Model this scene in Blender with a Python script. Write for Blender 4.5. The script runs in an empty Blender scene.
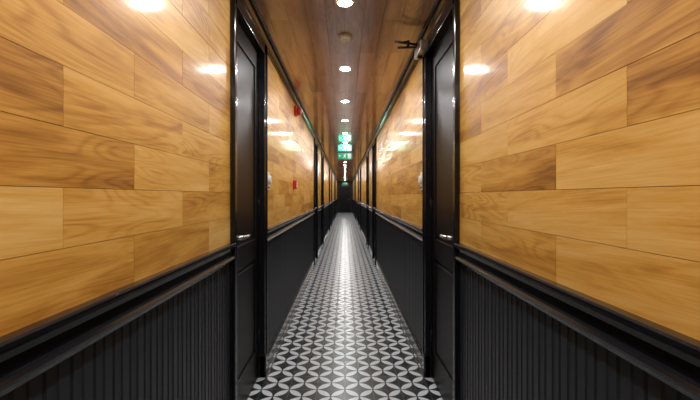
import bpy, bmesh, math, random
from mathutils import Vector, Matrix
random.seed(7)
S=bpy.context.scene
COL=S.collection
try:
    S.view_settings.view_transform='Standard'
    S.view_settings.look='None'
except Exception as e: print(e)

W=0.60; H=2.49; EYE=1.32; Y0=-1.6; Y1=31.0
RAIL=1.086; PL=0.61
DOORS=[2.04,7.45,9.75,14.4,16.8,21.4,23.8,28.0]; DW=0.86

# ---------------------------------------------------------------- materials
def mat(name):
    m=bpy.data.materials.new(name); m.use_nodes=True
    nt=m.node_tree; b=nt.nodes['Principled BSDF']; return m,nt,b
def simple(name,col,rough=0.4,metal=0.0,bump=0.0,emit=None,es=0,spec=0.5):
    m,nt,b=mat(name)
    n=nt.nodes.new('ShaderNodeTexNoise'); n.inputs['Scale'].default_value=35; n.inputs['Detail'].default_value=4
    tc=nt.nodes.new('ShaderNodeTexCoord'); nt.links.new(tc.outputs['Object'],n.inputs['Vector'])
    mx=nt.nodes.new('ShaderNodeMix'); mx.data_type='RGBA'
    mx.inputs[6].default_value=(*[c*0.88 for c in col],1); mx.inputs[7].default_value=(*[min(1,c*1.12) for c in col],1)
    nt.links.new(n.outputs['Fac'],mx.inputs[0]); nt.links.new(mx.outputs[2],b.inputs['Base Color'])
    b.inputs['Roughness'].default_value=rough; b.inputs['Metallic'].default_value=metal
    b.inputs['Specular IOR Level'].default_value=spec
    if bump:
        bp=nt.nodes.new('ShaderNodeBump'); bp.inputs['Strength'].default_value=bump; bp.inputs['Distance'].default_value=0.002
        nt.links.new(n.outputs['Fac'],bp.inputs['Height']); nt.links.new(bp.outputs[0],b.inputs['Normal'])
    if emit:
        b.inputs['Emission Color'].default_value=(*emit,1); b.inputs['Emission Strength'].default_value=es
    return m

def M(nt,op,a,b=None,c=None):
    n=nt.nodes.new('ShaderNodeMath'); n.operation=op
    for i,v in enumerate((a,b,c)):
        if v is None: continue
        if isinstance(v,(int,float)): n.inputs[i].default_value=v
        else: nt.links.new(v,n.inputs[i])
    return n.outputs[0]

def wood(name,stops,rough,axis_across,coat=0.35,coatr=0.1,spec=0.35,vary=0.30):
    m,nt,b=mat(name); L=nt.links
    tc=nt.nodes.new('ShaderNodeTexCoord'); sp=nt.nodes.new('ShaderNodeSeparateXYZ'); L.new(tc.outputs['Object'],sp.inputs[0])
    at=nt.nodes.new('ShaderNodeAttribute'); at.attribute_name='board'
    sa=nt.nodes.new('ShaderNodeSeparateColor'); L.new(at.outputs['Color'],sa.inputs[0])
    al=sp.outputs['Y']; ac=sp.outputs[axis_across]
    ac=M(nt,'ADD',ac,M(nt,'MULTIPLY',al,M(nt,'MULTIPLY_ADD',sa.outputs[2],0.12,-0.06)))
    def noise(sx,sy,det,rg,dist=0.0):
        c=nt.nodes.new('ShaderNodeCombineXYZ')
        L.new(M(nt,'MULTIPLY',al,sx),c.inputs[0]); L.new(M(nt,'MULTIPLY',ac,sy),c.inputs[1])
        L.new(M(nt,'MULTIPLY',sa.outputs[1],57.0),c.inputs[2])
        n=nt.nodes.new('ShaderNodeTexNoise'); n.inputs['Scale'].default_value=1; n.inputs['Detail'].default_value=det
        n.inputs['Roughness'].default_value=rg; n.inputs['Distortion'].default_value=dist
        L.new(c.outputs[0],n.inputs['Vector']); return n.outputs['Fac']
    fig=noise(1.4,9,1.5,0.4,0.3)
    s=M(nt,'MULTIPLY_ADD',M(nt,'SINE',M(nt,'MULTIPLY',fig,100.0)),0.5,0.5)
    rings=M(nt,'POWER',s,2.5)
    ringmask=noise(1.3,5,1,0.5)
    rings=M(nt,'MULTIPLY',rings,M(nt,'MULTIPLY_ADD',ringmask,3.6,-1.3))
    cl=nt.nodes.new('ShaderNodeClamp'); L.new(rings,cl.inputs[0]); rings=cl.outputs[0]
    band=noise(1.8,15,4,0.6,0.5)
    fib=noise(5,230,3,0.65)
    v=M(nt,'MULTIPLY_ADD',band,0.85,M(nt,'MULTIPLY',fib,0.36))
    v=M(nt,'SUBTRACT',v,M(nt,'MULTIPLY',rings,0.12))
    v=M(nt,'ADD',v,M(nt,'MULTIPLY_ADD',sa.outputs[0],vary,-0.075-vary/2))
    cr=nt.nodes.new('ShaderNodeValToRGB'); L.new(v,cr.inputs[0])
    e=cr.color_ramp.elements
    e[0].position=stops[0][0]; e[0].color=(*stops[0][1],1)
    e[1].position=stops[-1][0]; e[1].color=(*stops[-1][1],1)
    for p,c in stops[1:-1]:
        x=e.new(p); x.color=(*c,1)
    L.new(cr.outputs[0],b.inputs['Base Color'])
    r=M(nt,'MULTIPLY_ADD',fib,0.10,rough-0.05); L.new(r,b.inputs['Roughness'])
    b.inputs['Specular IOR Level'].default_value=spec
    bp=nt.nodes.new('ShaderNodeBump'); bp.inputs['Strength'].default_value=0.10; bp.inputs['Distance'].default_value=0.002
    L.new(M(nt,'ADD',fib,M(nt,'MULTIPLY',band,0.8)),bp.inputs['Height']); L.new(bp.outputs[0],b.inputs['Normal'])
    b.inputs['Coat Weight'].default_value=coat; b.inputs['Coat Roughness'].default_value=coatr
    return m
wallwood=wood('honey_oak_boards',[(0.18,(0.26,0.100,0.011)),(0.36,(0.50,0.240,0.036)),(0.54,(0.70,0.390,0.078)),(0.85,(0.86,0.60,0.22))],0.45,'Z',coat=0.30,coatr=0.12,vary=0.30)
ceilwood=wood('ceiling_boards',[(0.20,(0.31,0.17,0.09)),(0.42,(0.49,0.29,0.17)),(0.60,(0.60,0.38,0.24)),(0.85,(0.70,0.48,0.33))],0.3,'X',coat=0.7,coatr=0.06,spec=0.5,vary=0.30)
black=simple('black_gloss_paint',(0.006,0.007,0.010),0.17,bump=0.03,spec=0.45)
wains=simple('charcoal_beadboard_paint',(0.018,0.022,0.029),0.33,bump=0.08,spec=0.36)
doorm=simple('black_door_paint',(0.004,0.004,0.006),0.4,bump=0.05,spec=0.25)
dark=simple('dark_joint',(0.04,0.022,0.010),0.8)
steel=simple('brushed_steel',(0.55,0.55,0.56),0.28,1.0)
gun=simple('dark_metal',(0.012,0.012,0.014),0.35,0.4)
whitep=simple('white_plastic',(0.8,0.8,0.78),0.35)
redp=simple('red_plastic',(0.55,0.02,0.015),0.35)
green=simple('exit_green',(0.0,0.22,0.10),0.4,emit=(0.02,0.55,0.27),es=0.45)
signw=simple('exit_white',(0.7,0.8,0.75),0.4,emit=(0.7,1,0.85),es=0.5)
lens=simple('downlight_lens',(0.9,0.9,0.9),0.3,emit=(1,0.98,0.95),es=60)

def floormat():
    m,nt,b=mat('petal_cement_tiles'); L=nt.links
    tc=nt.nodes.new('ShaderNodeTexCoord'); sp=nt.nodes.new('ShaderNodeSeparateXYZ'); L.new(tc.outputs['Object'],sp.inputs[0])
    T=0.19
    def fold(s):
        u=M(nt,'FRACT',M(nt,'ADD',M(nt,'DIVIDE',s,T),100.0))
        return u,M(nt,'MULTIPLY',M(nt,'MINIMUM',u,M(nt,'SUBTRACT',1.0,u)),2.0)
    u,a=fold(sp.outputs['X']); v,c_=fold(sp.outputs['Y'])
    def dist(x,y):
        du=M(nt,'SUBTRACT',a,x); dv=M(nt,'SUBTRACT',c_,y)
        return M(nt,'SQRT',M(nt,'ADD',M(nt,'MULTIPLY',du,du),M(nt,'MULTIPLY',dv,dv)))
    pet=M(nt,'LESS_THAN',M(nt,'MAXIMUM',dist(1,0),dist(0,1)),0.955)
    eu=M(nt,'MINIMUM',u,M(nt,'SUBTRACT',1.0,u)); ev=M(nt,'MINIMUM',v,M(nt,'SUBTRACT',1.0,v))
    grout=M(nt,'LESS_THAN',M(nt,'MINIMUM',eu,ev),0.006)
    n=nt.nodes.new('ShaderNodeTexNoise'); n.inputs['Scale'].default_value=14; n.inputs['Detail'].default_value=5
    L.new(tc.outputs['Object'],n.inputs['Vector'])
    def mix(f,a,c):
        x=nt.nodes.new('ShaderNodeMix'); x.data_type='RGBA'
        if f is not None: L.new(f,x.inputs[0])
        for i,q in ((6,a),(7,c)):
            if isinstance(q,tuple): x.inputs[i].default_value=(*q,1)
            else: L.new(q,x.inputs[i])
        return x.outputs[2]
    wcol=mix(n.outputs['Fac'],(0.56,0.62,0.67),(0.73,0.79,0.84))
    kcol=mix(n.outputs['Fac'],(0.006,0.008,0.010),(0.016,0.020,0.024))
    c=mix(pet,kcol,wcol); c=mix(grout,c,(0.16,0.16,0.16))
    L.new(c,b.inputs['Base Color'])
    L.new(M(nt,'MULTIPLY_ADD',n.outputs['Fac'],0.12,0.23),b.inputs['Roughness'])
    b.inputs['Specular IOR Level'].default_value=0.42
    bp=nt.nodes.new('ShaderNodeBump'); bp.inputs['Strength'].default_value=0.25; bp.inputs['Distance'].default_value=0.001
    L.new(M(nt,'SUBTRACT',1.0,grout),bp.inputs['Height']); L.new(bp.outputs[0],b.inputs['Normal'])
    return m
floorm=floormat()

# ---------------------------------------------------------------- mesh helper
class B:
    def __init__(s,name,mats):
        s.name=name; s.mats=mats; s.bm=bmesh.new(); s.col=s.bm.loops.layers.float_color.new('board')
    def box(s,a,b,mi=0,col=None,bev=0.0):
        x0,x1=sorted((a[0],b[0])); y0,y1=sorted((a[1],b[1])); z0,z1=sorted((a[2],b[2]))
        P=[(x,y,z) for x in (x0,x1) for y in (y0,y1) for z in (z0,z1)]
        vs=[s.bm.verts.new(p) for p in P]
        fs=[(0,1,3,2),(4,6,7,5),(0,4,5,1),(2,3,7,6),(0,2,6,4),(1,5,7,3)]
        F=[]
        for f in fs:
            q=s.bm.faces.new([vs[i] for i in f]); q.material_index=mi; F.append(q)
            if col:
                for l in q.loops: l[s.col]=(*col,1)
        if bev>0:
            ed=list({e for f in F for e in f.edges})
            r=bmesh.ops.bevel(s.bm,geom=ed,offset=bev,segments=2,affect='EDGES',profile=0.5)
            for f in r['faces']: f.material_index=mi
    def prism(s,prof,y0,y1,mi=0,side=1,smooth=False):
        A=[s.bm.verts.new((p[0]*side,y0,p[1])) for p in prof]; C=[s.bm.verts.new((p[0]*side,y1,p[1])) for p in prof]
        n=len(prof)
        for i in range(n):
            j=(i+1)%n
            f=s.bm.faces.new((A[i],A[j],C[j],C[i])); f.material_index=mi; f.smooth=smooth
        f=s.bm.faces.new(A); f.material_index=mi
        f=s.bm.faces.new(C[::-1]); f.material_index=mi
    def cyl(s,p,q,r,r2=None,mi=0,seg=24):
        p=Vector(p); q=Vector(q); d=q-p
        rot=d.to_track_quat('Z','Y').to_matrix().to_4x4()
        mt=Matrix.Translation((p+q)/2)@rot
        g=bmesh.ops.create_cone(s.bm,cap_ends=True,segments=seg,radius1=r,radius2=r if r2 is None else r2,depth=d.length,matrix=mt)
        for f in {f for v in g['verts'] for f in v.link_faces}:
            f.material_index=mi; f.smooth=len(f.verts)==4
    def done(s,parent=None):
        bmesh.ops.recalc_face_normals(s.bm,faces=s.bm.faces)
        me=bpy.data.meshes.new(s.name); s.bm.to_mesh(me); s.bm.free()
        for m in s.mats: me.materials.append(m)
        o=bpy.data.objects.new(s.name,me); COL.objects.link(o)
        if parent: o.parent=parent
        return o

segs=[]; c=Y0
for d in DOORS: segs.append((c,d)); c=d+DW
segs.append((c,Y1))

tn=0
for side,nm in ((-1,'left'),(1,'right')):
    X=lambda x: side*x
    w=B('wall_'+nm,[wallwood,dark,wains])
    for a,b in segs:
        w.box((X(W+0.012),a,0),(X(W+0.16),b,H+0.02),1)
        row=0
        z0=RAIL-0.012
        while z0<H:
            z1=min(RAIL-0.008+0.130*(row+1),H)
            off=0.83 if row%2==1 else 1.11
            k=math.floor((a-off)/PL)
            y=off+k*PL
            while y<b:
                ya=max(a,y)+ (0.0006 if y>a else 0); yb=min(b,y+PL)-(0.0006 if y+PL<b else 0)
                rng=random.Random((side+2)*100003+row*1009+round(y*100)*13)
                rng.random()
                col=(rng.random(),rng.random(),rng.random())
                if yb-ya>0.005:
                    w.box((X(W+rng.uniform(-0.0005,0.0005)),ya,z0+0.0006),(X(W+0.013),yb,z1-0.0006),0,col)
                y+=PL
            z0=z1; row+=1
        y=math.ceil(a/0.078)*0.078
        ys=[a]+[y+0.078*i for i in range(int((b-y)/0.078)+1)]+[b]
        for p,q in zip(ys,ys[1:]):
            if q-p<0.012: continue
            g=0.006; m_=(p+q)/2
            xs=[(W+0.0118,p),(W+0.007,p+0.0005),(W+0.001,p+g),(W+0.001,m_-0.005),(W-0.002,m_-0.002),(W-0.002,m_+0.002),(W+0.001,m_+0.005),(W+0.001,q-g),(W+0.007,q-0.0005),(W+0.0118,q)]
            if q-p<0.05: xs=xs[:3]+xs[7:]
            A=[w.bm.verts.new((X(x),yy,0.10)) for x,yy in xs]; C=[w.bm.verts.new((X(x),yy,RAIL-0.05)) for x,yy in xs]
            for i in range(len(xs)-1):
                q_=w.bm.faces.new((A[i],A[i+1],C[i+1],C[i])); q_.material_index=2
    w.done()
    r0=RAIL
    prof=[(W+0.012,r0-0.011),(W-0.026,r0-0.011),(W-0.032,r0-0.015),(W-0.033,r0-0.022),(W-0.027,r0-0.029),(W-0.020,r0-0.031),(W-0.016,r0-0.036),
          (W-0.013,r0-0.050),(W-0.014,r0-0.076),(W-0.021,r0-0.080),(W-0.025,r0-0.087),(W-0.023,r0-0.094),(W-0.015,r0-0.099),(W-0.008,r0-0.112),(W+0.012,r0-0.112)]
    tn+=1; t=B('trim_%d'%tn,[black])
    for a,b in segs: t.prism(prof,a,b,0,side)
    t.done()
    prof=[(W+0.012,H-0.075),(W-0.010,H-0.075),(W-0.012,H-0.066),(W-0.020,H-0.060),(W-0.024,H-0.045),(W-0.036,H-0.030),(W-0.050,H-0.022),(W-0.052,H-0.010),(W-0.058,H-0.008),(W-0.058,H),(W+0.012,H)]
    tn+=1; t=B('trim_%d'%tn,[black]); t.prism(prof,Y0,Y1,0,side); t.done()
    bb=B('baseboard_'+nm,[black])
    prof=[(W+0.012,0.0),(W-0.016,0.0),(W-0.016,0.095),(W-0.012,0.105),(W-0.006,0.110),(W-0.004,0.122),(W+0.012,0.124)]
    for a,b in segs: bb.prism(prof,a,b,0,side)
    bb.done()

f=B('floor',[floorm]); f.box((-W-0.16,Y0,-0.05),(W+0.16,Y1+0.1,0)); f.done()
c=B('ceiling',[ceilwood,dark])
c.box((-W-0.16,Y0,H+0.012),(W+0.16,Y1+0.1,H+0.06),1)
nb=10; bw=2*(W+0.02)/nb
for i in range(nb):
    x0=-(W+0.02)+i*bw; y=Y0-(i%2)*0.6
    L=1.2
    while y<Y1:
        a=max(Y0,y); b=min(Y1,y+L)
        if b-a>0.01: c.box((x0+0.0008,a+0.0008,H),(x0+bw-0.0008,b-0.0008,H+0.013),0,(random.random(),random.random(),random.random()))
        y+=L
c.done()

# ---------------------------------------------------------------- doors
dn=0
ZT=H-0.06
for di,y in enumerate(DOORS):
    for side in (-1,1):
        dn+=1
        d=B('door_%d'%dn,[doorm,black,steel])
        X=lambda x: side*x
        cw=0.07
        for ya,yb,inn in ((y,y+cw,1),(y+DW-cw,y+DW,-1)):
            d.box((X(W-0.018),ya,0),(X(W+0.03),yb,ZT),1,bev=0.003)
            if inn==1: d.box((X(W-0.026),ya,0),(X(W-0.010),ya+0.018,ZT),1,bev=0.003)
            else: d.box((X(W-0.026),yb-0.018,0),(X(W-0.010),yb,ZT),1,bev=0.003)
            d.box((X(W-0.028),ya,0),(X(W+0.02),yb,0.16),1,bev=0.003)
        d.box((X(W-0.018),y,ZT-0.08),(X(W+0.03),y+DW,ZT+0.02),1,bev=0.003)
        d.box((X(W+0.03),y,0),(X(W+0.14),y+cw-0.01,ZT),1)
        d.box((X(W+0.03),y+DW-cw+0.01,0),(X(W+0.14),y+DW,ZT),1)
        d.box((X(W+0.03),y,ZT-0.07),(X(W+0.14),y+DW,ZT+0.02),1)
        a=y+cw-0.008; b=y+DW-cw+0.008; x0=W+0.030; top=ZT-0.072
        d.box((X(x0+0.012),a,0.008),(X(x0+0.045),b,top),0)
        st=0.10
        d.box((X(x0),a,0.008),(X(x0+0.013),a+st,top),0,bev=0.003)
        d.box((X(x0),b-st,0.008),(X(x0+0.013),b,top),0,bev=0.003)
        for za,zb in ((0.008,0.22),(0.88,1.02),(top-0.13,top)):
            d.box((X(x0),a+st-0.004,za),(X(x0+0.013),b-st+0.004,zb),0,bev=0.003)
        for za,zb in ((0.25,0.85),(1.05,top-0.16)):
            d.box((X(x0+0.004),a+st+0.03,za),(X(x0+0.013),b-st-0.03,zb),0,bev=0.005)
        hy=a+0.085; hz=1.085
        d.box((X(x0-0.006),hy-0.022,hz-0.10),(X(x0+0.001),hy+0.022,hz+0.06),2,bev=0.003)
        d.cyl((X(x0-0.004),hy,hz),(X(x0-0.062),hy,hz),0.012,mi=2)
        d.cyl((X(x0-0.062),hy-0.010,hz),(X(x0-0.062),hy+0.115,hz),0.011,0.009,mi=2)
        d.cyl((X(x0-0.004),hy,hz-0.07),(X(x0-0.012),hy,hz-0.07),0.012,mi=2)
        for hzz in (0.25,1.2,2.1):
            d.cyl((X(x0-0.004),b-0.002,hzz),(X(x0-0.004),b-0.002,hzz+0.10),0.007,mi=1)
        d.done()

w=B('wall_front',[black]); w.box((-W-0.16,Y1,0),(W+0.16,Y1+0.1,H)); w.done()
w=B('wall_back',[wallwood]); w.box((-W-0.16,Y0-0.1,0),(W+0.16,Y0,H),0,(0.5,0.3,0.2)); w.done()
dn+=1; d=B('door_%d'%dn,[doorm,black,steel])
d.box((-0.50,Y1-0.03,0),(-0.43,Y1,2.15),1,bev=0.004); d.box((0.43,Y1-0.03,0),(0.50,Y1,2.15),1,bev=0.004)
d.box((-0.50,Y1-0.03,2.08),(0.50,Y1,2.15),1,bev=0.004); d.box((-0.43,Y1-0.015,0),(0.43,Y1,2.08),0)
for xa,xb in ((-0.35,-0.05),(0.05,0.35)):
    for za,zb in ((0.2,0.85),(1.05,1.95)): d.box((xa,Y1-0.022,za),(xb,Y1-0.01,zb),0,bev=0.006)
d.cyl((0.36,Y1-0.01,1.05),(0.36,Y1-0.07,1.05),0.012,mi=2); d.cyl((0.36,Y1-0.07,1.05),(0.25,Y1-0.07,1.05),0.01,mi=2)
d.done()

# ---------------------------------------------------------------- downlights
y=-0.11-1.23
while y<Y1-0.5:
    o=B('ceiling_downlight',[whitep,lens])
    seg=32
    rings=[]
    prof=[(0.055,H-0.0005),(0.053,H-0.006),(0.047,H-0.008),(0.045,H-0.007)]
    for r,z in prof:
        rings.append([o.bm.verts.new((r*math.cos(2*math.pi*k/seg),r*math.sin(2*math.pi*k/seg),z)) for k in range(seg)])
    for A,C in zip(rings,rings[1:]):
        for k in range(seg):
            q=o.bm.faces.new((A[k],A[(k+1)%seg],C[(k+1)%seg],C[k])); q.smooth=True
    q=o.bm.faces.new(rings[-1]); q.material_index=1
    ob=o.done(); ob.location=(0,y,0)
    ld=bpy.data.lights.new('lamp','AREA'); ld.shape='DISK'; ld.size=0.084; ld.energy=9.0; ld.color=(0.99,0.985,0.98)
    lo=bpy.data.objects.new('lamp',ld); COL.objects.link(lo); lo.parent=ob; lo.location=(0,0,H-0.0095)
    y+=1.23

o=B('smoke_detector',[whitep]); o.cyl((0,0,H),(0,0,H-0.012),0.055,mi=0,seg=32); o.cyl((0,0,H-0.012),(0,0,H-0.035),0.050,0.034,seg=32); 
o.cyl((0,0,H-0.035),(0,0,H-0.040),0.015,seg=24); ob=o.done(); ob.location=(0,2.86,0)

# ---------------------------------------------------------------- exit signs
def exit_sign(y,zc,w,h,wall=False):
    o=B('exit_sign',[green,signw,steel])
    o.box((-w/2,-0.012,-h/2),(w/2,0.012,h/2),0,bev=0.003)
    yf=-0.0135
    s=h
    o.box((0.02*w+0.16*w,yf,-0.38*s),(0.42*w,-0.0115,0.38*s),1)
    cx=-0.02*w
    o.cyl((cx+0.02,yf,0.28*s),(cx+0.02,-0.0115,0.28*s),0.085*s,mi=1,seg=16)
    def limb(p,q,r):
        n=Vector((q[0]-p[0],0,q[1]-p[1])); t=Vector((-n.z,0,n.x)).normalized()*r
        vs=[]
        for yy in (yf,-0.0115):
            for a,sg in ((p,1),(q,1),(q,-1),(p,-1)):
                vs.append(o.bm.verts.new((a[0]+t.x*sg,yy,a[1]+t.z*sg)))
        for fidx in ((0,1,2,3),(7,6,5,4),(0,4,5,1),(1,5,6,2),(2,6,7,3),(3,7,4,0)):
            q_=o.bm.faces.new([vs[k] for k in fidx]); q_.material_index=1
    limb((cx,0.18*s),(cx-0.03*s,-0.08*s),0.075*s)
    limb((cx,0.14*s),(cx+0.20*s,0.02*s),0.035*s); limb((cx,0.14*s),(cx-0.20*s,0.08*s),0.035*s)
    limb((cx-0.03*s,-0.08*s),(cx+0.14*s,-0.2*s),0.045*s); limb((cx+0.14*s,-0.2*s),(cx+0.1*s,-0.38*s),0.04*s)
    limb((cx-0.03*s,-0.08*s),(cx-0.14*s,-0.28*s),0.045*s); limb((cx-0.14*s,-0.28*s),(cx-0.30*s,-0.30*s),0.04*s)
    limb((-0.42*w,0),(-0.26*w,0),0.03*s); limb((-0.42*w,0),(-0.35*w,0.13*s),0.03*s); limb((-0.42*w,0),(-0.35*w,-0.13*s),0.03*s)
    for xx in (-w*0.35,w*0.35):
        if not wall:
            o.cyl((xx,0,h/2-0.001),(xx,0,H-zc),0.004,mi=2,seg=10); o.cyl((xx,0,H-zc-0.006),(xx,0,H-zc),0.018,mi=2,seg=16)
    ob=o.done(); ob.location=(0,y,zc); return ob
exit_sign(8.6,EYE+48/390*8.6,0.30,0.14)
exit_sign(9.3,EYE+40/390*9.3,0.34,0.155)
exit_sign(30.9,2.30,0.40,0.16,True)

for side in (-1,1):
    o=B('room_number_plaque',[whitep,black])
    x=W
    o.box((side*x,-0.045,-0.07),(side*(x-0.010),0.045,0.07),0,bev=0.004)
    o.cyl((side*(x-0.010),0,0.01),(side*(x-0.028),0,0.01),0.036,0.030,mi=0)
    o.box((side*(x-0.009),-0.025,-0.058),(side*(x-0.0115),0.025,-0.042),1)
    ob=o.done(); ob.location=(0,3.02,1.435)
o=B('fire_alarm_sounder',[redp,whitep]); o.box((-W,-0.055,-0.055),(-W+0.03,0.055,0.055),0,bev=0.006)
o.cyl((-W+0.03,0,0),(-W+0.075,0,0),0.05,0.04,mi=0); o.cyl((-W+0.075,0,0),(-W+0.09,0,0),0.018,0.012,mi=1)
ob=o.done(); ob.location=(0,4.65,2.36-0.03)
o=B('fire_alarm_call_point',[redp,whitep]); o.box((-W,-0.05,-0.05),(-W+0.04,0.05,0.05),0,bev=0.005); o.box((-W+0.04,-0.03,-0.03),(-W+0.0425,0.03,0.03),1)
ob=o.done(); ob.location=(0,4.55,1.45)
# door closer at the head of the right door
o=B('door_closer',[steel,gun])
o.box((W-0.085,-0.12,-0.035),(W-0.029,0.10,0.035),0,bev=0.008)
o.cyl((W-0.057,0.03,-0.05),(W-0.057,0.03,0.05),0.018,mi=1)
for a,b_ in (((0.55,0.02,0.045),(0.355,-0.03,0.052)),((0.55,0.03,0.035),(0.375,-0.04,0.005)),((0.53,0.03,0.045),(0.42,0.0,0.062))):
    o.cyl(a,b_,0.008,mi=1,seg=12)
o.cyl((0.45,-0.01,0.02),(0.45,-0.01,0.065),0.012,mi=1)
ob=o.done(); ob.location=(0,2.80,2.365)

wd=bpy.data.worlds.new('World'); S.world=wd; wd.use_nodes=True
wd.node_tree.nodes['Background'].inputs[0].default_value=(0.05,0.05,0.055,1)
cd=bpy.data.cameras.new('Camera'); cd.sensor_width=36; cd.lens=36*390/700; cd.shift_x=5/700; cd.shift_y=-4/700; cd.clip_start=0.02
co=bpy.data.objects.new('Camera',cd); COL.objects.link(co); co.location=(0,0,EYE); co.rotation_euler=(math.radians(90),0,0)
S.camera=co
